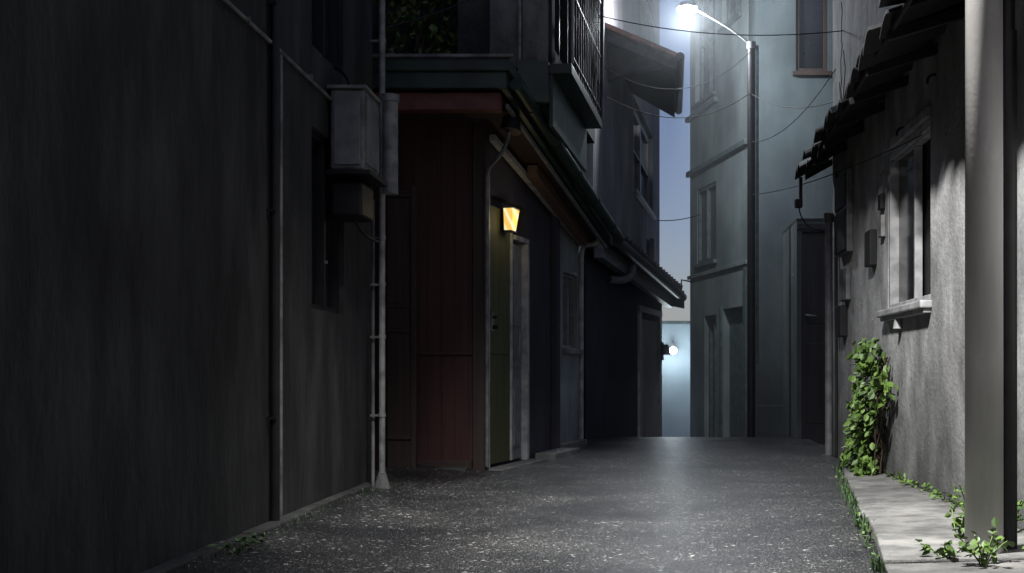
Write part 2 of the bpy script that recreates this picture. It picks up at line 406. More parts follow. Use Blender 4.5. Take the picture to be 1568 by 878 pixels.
# ------------------------------------------------------------------ red-brown house with green roof
H = empty("red_brown_house")
box("front_wall", -4.2,-1.155,9.0,9.25,-0.2,2.70,M['red'],H)
for i in range(6):
    x = -1.66+0.095*i
    box("board_joint_%d" % i, x, x+0.0025, 8.997, 9.0-0.0005, 0.05, 2.5, M['black'], H)
box("corner_post", -1.15,-1.065,8.975,9.10,-0.2,2.60,M['brownwood'],H,0.004)
box("front_rail", -1.70,-1.155,8.98,8.996,0.83,0.855,M['red'],H,0.003)
box("front_skirting", -1.70,-1.155,8.96,8.996,0.0,0.09,M['brownwood'],H,0.004)
R = Frame((-1.06,9.0), (-0.51,11.7), 1)
R.wall("door_wall", 0.0, 1.0, -0.2, 2.58, 0.2, [(0.03,0.97,0.03,1.98)], M['purple'], H)
R.wall("plum_wall", 1.003, 1.84, -0.2, 2.45, 0.2, [], M['purple'], H)
R.box("plum_pilaster", 1.72, 1.84, 0.001, 0.05, -0.2, 2.15, M['purple'], H, 0.004)
R.wall("sage_wall", 1.843, 2.76, -0.2, 2.35, 0.25, [(2.12,2.62,0.92,1.58)], M['sage'], H)
R.window("side_window", 2.12, 2.62, 0.92, 1.58, H, M['greyframe'], M['greyglass'], 0.07, 0.03, 1, True)
R.box("sage_plinth", 1.86, 2.76, 0.001, 0.06, -0.2, 0.10, M['concrete'], H, 0.006)
R.box("door_jamb_near", 0.0, 0.06, -0.1, 0.012, 0.03, 2.10, M['whiteframe'], H, 0.003)
R.box("door_leaf", 0.063, 0.57, -0.05, 0.0, 0.05, 1.90, M['olive'], H, 0.004)
R.box("door_leaf_rail", 0.10, 0.53, 0.0005, 0.006, 0.84, 0.90, M['olive'], H, 0.002)
R.box("door_stile", 0.573, 0.61, -0.09, 0.012, 0.05, 1.75, M['whiteframe'], H, 0.003)
R.box("side_panel", 0.613, 0.90, -0.06, -0.01, 0.05, 1.68, M['greyframe'], H, 0.003)
R.box("side_panel_mould", 0.68, 0.83, -0.0095, 0.002, 0.75, 1.55, M['greyframe'], H, 0.003)
R.box("side_panel_mould_low", 0.68, 0.83, -0.0095, 0.002, 0.15, 0.65, M['greyframe'], H, 0.003)
R.box("door_jamb_far", 0.925, 0.985, -0.1, 0.03, 0.03, 1.70, M['whiteframe'], H, 0.004)
R.box("door_head", 0.613, 0.985, -0.1, 0.03, 1.703, 1.74, M['whiteframe'], H, 0.004)
R.box("transom_board", 0.573, 0.97, -0.09, -0.05, 1.778, 1.975, M['purple'], H)
R.box("transom_leaf_top", 0.063, 0.57, -0.09, -0.05, 1.905, 1.975, M['purple'], H)
R.box("door_step", -0.02, 1.05, -0.1, 0.14, -0.1, 0.028, M['slab'], H, 0.006)
R.box("second_step", 1.06, 1.85, 0.052, 0.22, -0.1, 0.075, M['concrete'], H, 0.008)
R.box("lock_plate", 0.10, 0.16, 0.001, 0.010, 1.0, 1.14, M['greymetal'], H, 0.002)
tube("door_knob", [R.p(0.13,0,1.03), R.p(0.13,0.05,1.03)], 0.016, M['darkpipe'], H)
tube("door_knob_high", [R.p(0.13,0,1.10), R.p(0.13,0.04,1.10)], 0.011, M['darkpipe'], H)
tube("pull_handle", [R.p(0.65,-0.02,0.80),R.p(0.65,0.05,0.83),R.p(0.65,0.05,1.05),R.p(0.65,-0.02,1.08)], 0.010, M['greymetal'], H)
def slab4(name, a, b, c, d, t, mat, par, bev=0.0):
    lo = [(p[0],p[1],p[2]-t) for p in (a,b,c,d)]
    return hexa(name, lo+[a,b,c,d], mat, par, bev)
slab4("green_roof", (-4.2,8.3,2.75),(-0.826,8.3,2.75),(-0.20,11.7,2.05),(-4.2,11.7,2.05), 0.085, M['green'], H, 0.006)
slab4("green_fascia", (-4.2,8.33,2.66),(-0.85,8.33,2.66),(-0.85,8.37,2.655),(-4.2,8.37,2.655), 0.10, M['green'], H)
slab4("lane_fascia", (-0.885,8.345,2.655),(-0.85,8.345,2.655),(-0.225,11.68,1.965),(-0.26,11.68,1.965), 0.10, M['green'], H)
slab4("roof_lip", (-4.2,8.27,2.765),(-0.80,8.27,2.765),(-0.80,8.30,2.765),(-4.2,8.30,2.765), 0.018, M['greymetal'], H)
box("red_fascia_beam", -4.2,-0.895,8.40,8.52,2.43,2.545,M['redtrim'],H,0.006)
slab4("soffit", (-4.1,8.53,2.56),(-0.90,8.53,2.56),(-0.29,11.66,1.91),(-4.1,11.66,1.91), 0.02, M['brownwood'], H)
slab4("wood_soffit_beam", (-0.83,9.7,2.28),(-0.75,9.7,2.28),(-0.44,11.45,1.93),(-0.51,11.45,1.93), 0.09, M['soffit'], H, 0.004)
hexa("wall_plate", [R.p(-.02,.03,2.33),R.p(2.62,.03,1.84),R.p(2.62,.075,1.84),R.p(-.02,.075,2.33),R.p(-.02,.03,2.375),R.p(2.62,.03,1.885),R.p(2.62,.075,1.885),R.p(-.02,.075,2.375)], M['whiteframe'], H, 0.003)
slab4("lane_edge_trim", (-0.875,8.55,2.50),(-0.855,8.55,2.50),(-0.27,11.66,1.86),(-0.29,11.66,1.86), 0.03, M['greyframe'], H)
for i in range(12):
    t = i/11; x = -0.87+0.63*t; y = 8.34+3.3*t; z = 2.755-0.70*t
    hexa("roof_seam_%d" % i, [(x-1.2,y,z-.006),(x+.03,y,z-.006),(x+.03,y+.035,z-.013),(x-1.2,y+.035,z-.013),
                              (x-1.2,y,z+.022),(x+.03,y,z+.022),(x+.03,y+.035,z+.015),(x-1.2,y+.035,z+.015)], M['green'], H)
tube("lane_gutter", [(-0.79,8.4,2.60),(-0.155,11.7,1.93)], 0.045, M['green'], H, 8)
for i in range(5):
    t=(i+0.6)/5.2; tube("gutter_joint_%d"%i, [(-0.79+.635*t-.004,8.4+3.3*t-.02,2.60-.67*t+.004),(-0.79+.635*t+.004,8.4+3.3*t+.02,2.60-.67*t-.004)],0.051,M['green'],H,8)
cyl("rain_head", (-0.86,8.75,2.40), 0.075, 0.10, M['darkpipe'], H, r2=0.06, axis=(0.1,0.2,1))
tube("rain_pipe", arc((-0.87,8.75,2.36),(-0.90,8.8,2.22),(-0.99,8.88,2.17)) + arc((-1.0,8.89,2.16),(-1.045,8.93,2.14),(-1.045,8.94,2.0)) + [(-1.045,8.94,0.05)], 0.014, M['greymetal'], H)
tube("far_gutter_elbow", arc((-0.36,11.52,1.99),(-0.30,11.5,1.86),(-0.42,11.55,1.86)) + arc((-0.45,11.56,1.86),(-0.50,11.63,1.86),(-0.505,11.64,1.74))+[(-0.505,11.64,0.03)], 0.022, M['whiteframe'], H)
U = Frame((-0.606,8.8), (-0.451,10.8), 1)
box("upper_front_panel", -1.01,-0.615,8.80,8.95,2.80,6.5,M['concrete'],H)
box("upper_pier", -1.24,-1.013,8.86,9.1,2.65,6.5,M['darkconc'],H)
box("upper_setback_wall", -4.2,-1.243,9.5,9.7,2.3,6.5,M['leftwall'],H)
U.wall("upper_side_wall", 0.16, 2.9, 2.80, 6.5, 0.2, [(0.3,1.7,3.0,4.6)], M['leftwall'], H)
U.box("upper_floor_slab", 0.155, 2.9, -1.2, -0.202, 2.83, 2.95, M['concrete'], H)
U.window("balcony_window", 0.3, 1.7, 3.0, 4.6, H, M['darkpipe'], M['glass'], 0.08, 0.04, 2, False)
box("upper_front_joint", -0.797,-0.785,8.785,8.798,2.80,6.5,M['darkpipe'],H)
tube("upper_front_pipe", [(-0.80,8.76,2.75),(-0.80,8.76,6.4)], 0.011, M['whitepipe'], H)
box("balcony_bracket", -0.80,-0.60,8.72,8.79,2.55,2.83,M['green'],H,0.004)
U.box("balcony_floor", 0.0, 2.0, 0.0, 0.16, 2.76, 2.83, M['green'], H, 0.004)
U.box("balcony_apron", 0.0, 2.0, 0.002, 0.03, 2.40, 2.757, M['green'], H, 0.003)
n_b = 14
for i in range(n_b+1):
    u = 0.02+1.96*i/n_b
    tube("grille_bar_%d" % i, [U.p(u,0.15,2.83),U.p(u,0.15,5.6)], 0.007, M['blackmetal'], H, 2)
for z in (2.9,3.35,3.8,4.25,4.7,5.2): tube("grille_rail", [U.p(0.0,0.15,z),U.p(2.0,0.15,z)], 0.009, M['blackmetal'], H, 2)
tube("grille_edge", [U.p(0.0,0.165,2.83),U.p(0.0,0.165,5.6)], 0.010, M['greymetal'], H, 3)
tube("grille_edge_far", [U.p(2.0,0.165,2.83),U.p(2.0,0.165,5.6)], 0.010, M['greymetal'], H, 3)
for i in range(44):
    u = 0.1+1.8*random.random(); z = 2.95+1.3*random.random(); r = random.uniform(0.06,0.13); s = random.choice((-1,1))
    tube("grille_scroll_%d" % i, [U.p(u+s*r*(1-k/14)*math.cos(k*0.6),0.14,z+r*(1-k/14)*1.9*math.sin(k*0.6)) for k in range(12)], 0.007, M['whiteframe'], H, 2)

sh = empty("wooden_shutter")
box("panel", -1.70,-1.535,8.72,8.75,0.02,1.95,M['brownwood'],sh,0.003)
box("stile", -1.535,-1.50,8.70,8.76,0.0,1.97,M['brownwood'],sh,0.004)
for z in (0.25,0.98,1.15,1.9): box("rail", -1.70,-1.537,8.705,8.719,z,z+.025,M['brownwood'],sh,0.003)
box("plinth", -1.45,-1.17,8.78,8.94,-0.05,0.05,M['darkconc'],sh,0.01)

ln = empty("wall_lantern")
p = lambda u,w,z: R.p(u,w,z)
hexa("glass", [p(.33,.03,1.745),p(.44,.03,1.745),p(.44,.085,1.745),p(.33,.085,1.745),p(.31,.03,1.90),p(.48,.03,1.90),p(.48,.10,1.90),p(.31,.10,1.90)], M['lantern'], ln)
R.box("cap", .305,.485,.03,.105,1.902,1.910,M['greymetal'],ln,0.002)
R.box("base", .325,.445,.03,.09,1.735,1.743,M['greymetal'],ln,0.002)
R.box("back_plate", .33,.46,.008,.0285,1.74,1.90,M['blackmetal'],ln)

# ------------------------------------------------------------------ grey house beyond
H = empty("grey_mauve_house")
G = Frame((-0.40,12.2), (0.357,20.0), 1)
G.wall("upper_wall", 0.0, G.len, 1.95, 9.0, 0.25, [(3.75,6.6,3.0,4.15),(3.6,6.2,5.7,6.9),(5.5,6.8,2.35,2.7)], M['greyhouse'], H)
G.window("upper_window", 3.75, 6.6, 3.0, 4.15, H, M['greyframe'], M['glass'], 0.1, 0.09, 1, True, 1)
G.window("top_window", 3.6, 6.2, 5.7, 6.9, H, M['greyframe'], M['greyglass'], 0.1, 0.09, 1, True)
G.window("vent_window", 5.5, 6.8, 2.35, 2.7, H, M['darkpipe'], M['glass'], 0.1, 0.05, 0, False)
box("corner_pilaster", -0.52,-0.405,12.05,12.19,2.1,9.0,M['palewall'],H)
box("near_gable_wall", -4.0,-0.523,12.1,12.3,-0.5,9.0,M['greyhouse'],H)
Lw = Frame((-0.5,12.55), (0.345,17.5), 1)
Lw.wall("lower_wall", 0.0, Lw.len, -1.6, 1.9, 0.2, [(3.1,4.75,-1.6,1.42)], M['purple'], H)
Lw.box("lower_door", 3.2, 4.65, -0.06, -0.01, -1.5, 1.38, M['palewall'], H, 0.004)
Lw.box("lower_door_frame_near", 3.03, 3.18, -0.1, 0.03, -1.6, 1.45, M['whiteframe'], H, 0.004)
Lw.box("lower_door_frame_far", 4.66, 4.80, -0.1, 0.03, -1.6, 1.45, M['greyframe'], H, 0.004)
Lw.box("lower_door_head", 3.0, 4.83, -0.1, 0.035, 1.452, 1.53, M['greyframe'], H, 0.004)
slab4("lower_canopy", (-1.0,12.35,2.22),(-0.24,12.5,2.10),(0.605,17.8,1.88),(-0.3,17.8,2.1), 0.09, M['tile'], H)
slab4("canopy_soffit", (-0.9,12.45,2.0),(-0.30,12.55,1.98),(0.54,17.7,1.78),(-0.2,17.7,1.9), 0.04, M['greyframe'], H)
slab4("canopy_beam", (-0.42,12.5,1.95),(-0.33,12.5,1.95),(0.50,17.7,1.73),(0.42,17.7,1.73), 0.12, M['greyframe'], H)
tube("canopy_gutter", [(-0.22,12.45,2.0),(0.64,17.85,1.76)], 0.06, M['darkpipe'], H, 8)
slab4("canopy_end_board", (0.2,17.72,1.93),(0.66,17.72,1.84),(0.66,17.86,1.84),(0.2,17.86,1.93), 0.24, M['black'], H)
for i in range(22):
    t=i/21; x=-0.24+.845*t; y=12.5+5.3*t; z=2.115-.22*t
    tube("tile_roll_%d"%i, [(x+.03,y,z-.01),(x-.55,y,z+.10)], 0.04, M['tile'], H, 4)
slab4("upper_canopy", (-0.33,13.0,4.27),(0.43,13.0,3.95),(0.50,15.6,3.95),(-0.06,15.6,4.27), 0.05, M['redtile'], H)
slab4("upper_canopy_under", (-0.325,13.06,4.20),(0.40,13.06,3.895),(0.46,15.5,3.895),(-0.07,15.5,4.20), 0.10, M['tile'], H)
hexa("upper_canopy_bracket", [(-0.30,13.2,3.72),(-0.10,13.2,3.80),(-0.08,13.3,3.80),(-0.29,13.3,3.72),(-0.30,13.2,4.08),(0.25,13.2,3.86),(0.25,13.3,3.86),(-0.29,13.3,4.08)], M['tile'], H)
tube("upper_canopy_gutter", [(0.44,12.97,3.91),(0.51,15.6,3.90)], 0.045, M['darkpipe'], H, 8)
tube("canopy_bracket_elbow", arc((-0.05,13.9,1.90),(-0.03,13.8,1.72),(-0.18,13.75,1.70))+[(-0.30,13.6,1.70)], 0.045, M['greyframe'], H)

# ------------------------------------------------------------------ gate with lamp at the bottom of the lane
gt = empty("metal_gate")
box("panel", 0.30,0.835,20.0,20.04,-1.5,1.47,M['gate'],gt)
box("top_rail", 0.28,0.85,19.97,20.06,1.472,1.52,M['tealtrim'],gt,0.004)
box("post", 0.838,0.885,19.95,20.07,-1.5,1.53,M['tealtrim'],gt,0.004)
gl = empty("gate_lamp")
bm = bmesh.new(); bmesh.ops.create_uvsphere(bm, u_segments=20, v_segments=12, radius=0.06, matrix=Matrix.Translation((0.56,19.7,1.05)))
mk("globe", bm, M['gateglow'], gl, True)
tube("arm", [(0.56,20.0,1.18),(0.56,19.8,1.19),(0.56,19.72,1.13)], 0.010, M['greymetal'], gl, 3)
sl = empty("wall_sconce")
q = Lw.p(4.80,0.08,1.02); Lw.box("backplate", 4.70,4.86,0.032,0.05,0.88,1.12,M['darkpipe'],sl,0.004)
cyl("shade", q, 0.07, 0.14, M['greyframe'], sl, r2=0.04)

# ------------------------------------------------------------------ teal building
H = empty("teal_apartment_building")
T = Frame((1.30,15.0), (0.73,17.5), -1)
L = T.len
T.wall("wall", 0.0, L, -1.6, 10, 0.3, [(1.35,2.3,4.3,6.6),(0.25,1.05,5.0,6.6),(1.3,2.2,2.15,3.15),(0.15,1.0,-1.6,1.5),(1.3,1.85,-1.6,1.45)], M['teal'], H)
T.window("tall_window", 1.35, 2.3, 4.3, 6.6, H, M['tealtrim'], M['tealtrim'], 0.1, 0.07, 1, True, 2)
T.window("upper_window", 0.25, 1.05, 5.0, 6.6, H, M['tealtrim'], M['greyglass'], 0.1, 0.07, 1, True)
T.window("mid_window", 1.3, 2.2, 2.15, 3.15, H, M['tealtrim'], M['greyglass'], 0.05, 0.05, 1, True)
T.window("ground_window", 1.3, 1.85, -1.6, 1.45, H, M['tealtrim'], M['glass'], 0.1, 0.06, 1, False)
T.box("entry_door", 0.16, 0.99, -0.12, -0.08, -1.5, 1.49, M['tealtrim'], H, 0.003)
T.box("entry_frame", 1.003, 1.07, -0.05, 0.03, -1.6, 1.53, M['tealtrim'], H, 0.003)
T.box("storey_ledge", -0.02, L+0.05, 0.001, 0.05, 3.38, 3.45, M['tealtrim'], H, 0.006)
T.box("lower_ledge", -0.02, L+0.05, 0.001, 0.03, 1.98, 2.03, M['teal'], H, 0.006)
T.box("upper_ledge", 1.2, L+0.05, 0.001, 0.06, 4.13, 4.19, M['tealtrim'], H, 0.006)
T.box("panel_strip", 0.0, 0.10, 0.001, 0.03, -1.6, 1.95, M['tealtrim'], H)
box("far_side_wall", 0.76,4.0,17.55,17.8,-1.6,10,M['teal'],H)
tube("wall_bracket", [T.p(2.5,0,1.95),T.p(2.5,0.14,1.97),T.p(2.5,0.14,1.75)], 0.012, M['darkpipe'], H, 3)

H = empty("dark_teal_building")
Dk = Frame((1.31,14.0),(4.0,14.0),1)
Dk.wall("front_wall", 0, 2.69, -1.6, 10, 0.25, [(0.43,0.78,4.0,5.2)], M['tealdark'], H)
Dk.window("upper_window", 0.43, 0.78, 4.0, 5.2, H, M['brownwood'], M['glass'], 0.06, 0.04, 0, True)
box("side_wall", 1.31,1.55,14.253,15.2,-1.6,10,M['tealdark'],H)
Dk.box("base_band", 0.0, 2.0, 0.001, 0.03, -0.3, 0.35, M['tealdark'], H, 0.004)

H = empty("low_porch")
P = Frame((1.60,12.8),(2.6,12.8),1)
P.wall("wall", 0, 1.0, -0.3, 2.22, 0.2, [(0.05,0.36,-0.3,2.12)], M['tealdark'], H)
P.box("door_leaf", 0.055,0.355,-0.08,-0.04,-0.28,2.11,M['darkdoor'],H,0.003)
P.box("upper_panel", 0.10,0.31,-0.039,-0.03,1.2,2.0,M['darkdoor'],H,0.004)
P.box("lower_panel", 0.10,0.31,-0.039,-0.03,0.2,1.0,M['darkdoor'],H,0.004)
tube("handle", [P.p(.10,-0.04,1.28),P.p(.10,0.03,1.28),P.p(.19,0.03,1.27)], 0.012, M['greymetal'], H, 3)
P.box("lintel", -0.0,1.0,0.001,0.03,2.14,2.20,M['darkdoor'],H,0.004)
box("side", 1.60,1.78,13.003,13.99,-0.3,2.22,M['tealdark'],H)
box("roof", 1.60,2.7,12.80,13.99,2.223,2.25,M['tile'],H)

# ------------------------------------------------------------------ right pale house
H = empty("pale_plaster_house")
W = Frame((1.6,-7),(1.6,10.45),-1)     # u = y+7
W.wall("wall", 0, 17.45, -0.3, 5.4, 0.3, [(13.97,15.15,1.10,2.09)], M['rightwall'], H)
box("end_return", 1.61,4.5,10.15,10.447,-0.3,5.4,M['rightwall'],H)
W.box("window_back", 13.98,15.14,-0.13,-0.11,1.11,2.08,M['black'],H)
W.box("sash_dusty", 14.60,15.10,-0.075,-0.06,1.14,2.045,M['glass'],H)
for nm,a in (("jamb_far",(15.105,15.148,1.102,2.088)),("jamb_near",(13.972,13.99,1.102,2.088)),("mid_post",(14.565,14.598,1.135,2.045)),("head",(13.992,15.103,2.048,2.088)),("bottom",(13.992,15.103,1.102,1.134))):
    W.box("window_"+nm, a[0],a[1],-0.09,-0.045 if nm=="mid_post" else -0.004,a[2],a[3],M['whiteframe'],H,0.003)
W.box("window_sill", 13.93,15.2,-0.002,0.065,1.055,1.098,M['whiteframe'],H,0.008)
W.box("sill_drip", 13.95,15.18,0.0015,0.045,1.03,1.054,M['whiteframe'],H,0.003)
W.box("window_lintel", 13.95,15.17,0.001,0.03,2.095,2.15,M['rightwall'],H,0.006)
cyl("sill_bracket", (1.575,7.72,1.00), 0.03, 0.06, M['whiteframe'], H, r2=0.02)
W.box("fuse_box", 15.52,15.72,0.001,0.05,1.42,1.66,M['darkpipe'],H,0.006)
W.box("white_socket_box", 15.22,15.33,0.001,0.03,1.58,1.72,M['whitepipe'],H,0.006)
W.box("small_vent", 15.24,15.34,0.001,0.03,1.76,1.86,M['blackmetal'],H,0.004)
W.box("cabinet", 16.45,17.0,0.001,0.05,1.60,2.22,M['greyframe'],H,0.008)
W.box("cabinet_door", 16.48,16.97,0.051,0.06,1.95,2.19,M['darkpipe'],H,0.004)
W.box("cabinet_low_door", 16.48,16.97,0.051,0.06,1.62,1.92,M['darkpipe'],H,0.004)
W.box("meter", 16.7,16.95,0.001,0.06,0.98,1.22,M['darkpipe'],H,0.008)
W.box("meter_upper", 16.55,16.85,0.001,0.04,1.25,1.50,M['greymetal'],H,0.008)
for (y,z) in ((6.85,2.30),(7.65,2.17),(5.9,2.1)):
    tube("wall_hook", arc((1.6,y,z),(1.55,y,z),(1.555,y,z-.05),4), 0.007, M['blackmetal'], H, 3)
tube("corner_downspout", [(1.56,10.40,0.0),(1.56,10.40,1.95)], 0.030, M['greyframe'], H)
tube("corner_downspout_cap", [(1.56,10.40,1.93),(1.56,10.40,2.0)], 0.040, M['greymetal'], H)
tube("thin_conduit", [(1.585,10.15,0.0),(1.585,10.15,2.3)], 0.010, M['darkpipe'], H)
tube("window_wire", [(1.585,8.3,1.98),(1.585,8.2,1.995),(1.57,6.9,2.0)], 0.006, M['greymetal'], H, 3)
def crack(y, z, n, dirz, seed):
    random.seed(seed); pts=[(1.5985,y,z)]
    for i in range(n):
        y += random.uniform(-0.06,0.06); z += dirz*random.uniform(0.04,0.10); pts.append((1.5985,y,z))
    tube("hairline_crack", pts, 0.003, M['black'], H, 1)
for a in ((10.0,3.6,12,-1,1),(9.9,3.2,8,-1,4),(10.1,3.0,6,-1,8)): crack(*a)
random.seed(11)
def xo(y): return 1.335-0.042*(10.6-y)
nT = 24; y0 = 4.2; y1 = 10.62; st = (y1-y0)/nT
for i in range(nT):
    a = y0+i*st; bm = bmesh.new(); seg = 8; rows = []
    xoj = random.uniform(-.035,.035); zj = random.uniform(-.018,.018); tw = random.uniform(-.04,.04)
    for r_ in range(5):
        t = r_/4; row=[]
        for k in range(seg+1):
            s_ = k/seg; y = a + s_*st*1.10
            xi = 1.597; xx = xi + (xo(y)+xoj - xi)*t
            z = 2.50 + (2.345+zj - 2.50)*t + 0.045*math.sin(math.pi*s_) - 0.02*s_ + tw*t*s_
            row.append((xx,y,z))
        rows.append(row)
    vt=[[bm.verts.new(p) for p in r] for r in rows]; vb=[[bm.verts.new((p[0],p[1],p[2]-0.016)) for p in r] for r in rows]
    for j in range(4):
        for k in range(seg):
            bm.faces.new((vt[j][k],vt[j][k+1],vt[j+1][k+1],vt[j+1][k])); bm.faces.new((vb[j][k],vb[j+1][k],vb[j+1][k+1],vb[j][k+1]))
    for k in range(seg): bm.faces.new((vt[4][k],vt[4][k+1],vb[4][k+1],vb[4][k]))
    for j in range(4):
        bm.faces.new((vt[j][0],vt[j+1][0],vb[j+1][0],vb[j][0])); bm.faces.new((vt[j][seg],vb[j][seg],vb[j+1][seg],vt[j+1][seg]))
    mk("awning_tile_%d"%i, bm, M['black'], H, False)
for i in range(9):
    y = 4.6+0.73*i
    hexa("rafter_%d"%i, [(1.597,y,2.40),(xo(y)+.05,y,2.28),(xo(y)+.05,y+.04,2.28),(1.597,y+.04,2.40),
                         (1.597,y,2.455),(xo(y)+.05,y,2.325),(xo(y)+.05,y+.04,2.325),(1.597,y+.04,2.455)], M['black'], H)
tube("awning_batten", [(xo(4.2)+.07,4.2,2.335),(xo(10.6)+.07,10.6,2.335)], 0.014, M['black'], H, 2)
ins = empty("cable_insulator")
box("bracket", 1.335,1.36,10.5,10.54,2.12,2.31,M['blackmetal'],ins)
box("body", 1.30,1.36,10.48,10.56,2.06,2.13,M['blackmetal'],ins,0.008)
tube("loop", arc((1.33,10.5,2.06),(1.36,10.5,1.85),(1.57,10.4,1.86)), 0.006, M['blackmetal'], ins, 3)

# ------------------------------------------------------------------ near utility pole (with its lamp above the frame)
LX, LY, LZ = -0.3, 3.9, 4.4
up = empty("utility_pole")
bm = bmesh.new(); bmesh.ops.create_cone(bm, cap_ends=True, segments=40, radius1=0.068, radius2=0.060, depth=7.2, matrix=Matrix.Translation((1.248,4.6,3.5)))
mk("shaft", bm, M['pole'], up, True)
tube("side_pipe", [(1.352,4.68,0),(1.352,4.68,1.95)], 0.038, M['darkpipe'], up, 8)
tube("side_pipe_upper", [(1.352,4.68,1.95),(1.352,4.68,6)], 0.030, M['darkpipe'], up, 8)
cyl("band", (1.248,4.6,3.4), 0.075, 0.02, M['greymetal'], up)
tube("lamp_arm", [(1.248,4.6,4.4),(0.4,4.2,4.58),(LX+.1,LY+.05,LZ+.16)], 0.025, M['greymetal'], up)
cyl("lamp_hood", (LX,LY,LZ+.13), 0.16, 0.10, M['greymetal'], up, r2=0.08)
cyl("lamp_glass", (LX,LY,LZ+.07), 0.10, 0.02, M['lampglow'], up)

sl2 = empty("street_lamp")
tube("post", [(1.19,13.3,-0.1),(1.19,13.3,4.12)], 0.042, M['darkpipe'], sl2, 8)
tube("post_conduit", [(1.25,13.28,0.8),(1.25,13.28,4.1)], 0.016, M['tealtrim'], sl2, 4)
tube("post_cap", [(1.19,13.3,4.07),(1.19,13.3,4.14)], 0.048, M['greymetal'], sl2, 6)
tube("arm", arc((1.19,13.3,4.10),(1.05,13.28,4.25),(0.60,13.2,4.46),8), 0.012, M['whitepipe'], sl2, 4)
hexa("head", [(0.42,13.13,4.47),(0.62,13.13,4.47),(0.62,13.30,4.47),(0.42,13.30,4.47),(0.46,13.17,4.53),(0.60,13.17,4.53),(0.60,13.26,4.53),(0.46,13.26,4.53)], M['greymetal'], sl2, 0.006)
bm = bmesh.new(); bmesh.ops.create_uvsphere(bm, u_segments=20, v_segments=12, radius=0.08, matrix=Matrix.Translation((0.52,13.2,4.455)) @ Matrix.Diagonal((1.3,1,0.6,1)))
mk("bulb", bm, M['lampglow'], sl2, True)

# thin night mist hanging in the far end of the lane
mm = bpy.data.materials.new("night_mist_mat"); mm.use_nodes = True
nn = mm.node_tree.nodes; nn.clear()
vo = nn.new("ShaderNodeVolumeScatter"); vo.inputs["Density"].default_value = 0.027; vo.inputs["Anisotropy"].default_value = 0.3
vo.inputs["Color"].default_value = (0.88,0.94,1.0,1)
oo = nn.new("ShaderNodeOutputMaterial"); mm.node_tree.links.new(vo.outputs[0], oo.inputs["Volume"])
box("night_mist", -0.6, 1.9, 12.4, 19.9, -1.4, 6.5, mm)

# ------------------------------------------------------------------ cables
oc = empty("overhead_cables")
cable("cable_a", (-1.45,7.4,2.70), (-0.72,8.7,3.45), 0.04, 0.004, oc)
cable("cable_b", (-0.44,10.8,3.15), (1.19,13.3,3.62), 0.28, 0.004, oc)
cable("cable_c", (1.19,13.28,3.60), (1.62,10.3,2.9), 0.10, 0.004, oc)
cable("cable_d", (-0.44,10.8,3.75), (1.6,9.9,3.35), 0.10, 0.004, oc)
cable("cable_e", (1.19,13.28,3.10), (1.6,10.3,3.15), 0.15, 0.004, oc)
cable("cable_f", (1.2,13.25,2.55), (1.58,7.1,2.02), 0.06, 0.004, oc)
cable("cable_g", (0.3,18.0,2.85), (0.85,16.9,2.8), 0.03, 0.006, oc)
cable("cable_h", (-0.44,10.8,3.4), (1.19,13.3,4.05), 0.35, 0.003, oc)

# ------------------------------------------------------------------ plants
iv = empty("ivy_bush")
C = []
def clump(cx,cy,cz,r,n):
    for _ in range(n):
        d = Vector((random.gauss(0,1),random.gauss(0,1),random.gauss(0,1))).normalized()*r*random.uniform(0.45,1.0)
        p_ = Vector((cx,cy,cz))+Vector((d.x*0.75,d.y,d.z))
        if p_.x < 1.59 and p_.z > 0.03: C.append(p_)
for z,y,r,n in ((0.80,8.0,0.13,70),(0.84,8.25,0.11,50),(0.66,8.15,0.15,90),(0.62,7.85,0.11,50),(0.48,8.2,0.16,90),(0.45,8.45,0.14,70),(0.33,8.25,0.15,90),
                (0.28,8.6,0.15,80),(0.18,8.4,0.16,100),(0.10,8.75,0.14,80),(0.10,8.2,0.13,70),(0.08,9.05,0.10,50),(0.07,8.5,0.15,80)):
    clump(1.49+random.uniform(-.02,.03),y,z,r,int(n*1.3))
leaf_cloud("leaves", C, 0.055, M['leaf'], iv, 0.7, (-1,-0.6))
for i in range(14):
    y = random.uniform(8.1,8.5); pts=[(1.55,y,0.0)]
    for k in range(8): pts.append((1.55+random.uniform(-.05,.03), y+random.uniform(-.06,.06)-0.03*k, 0.1*(k+1)))
    tube("stem_%d"%i, pts, 0.005, M['brownwood'], iv, 1)

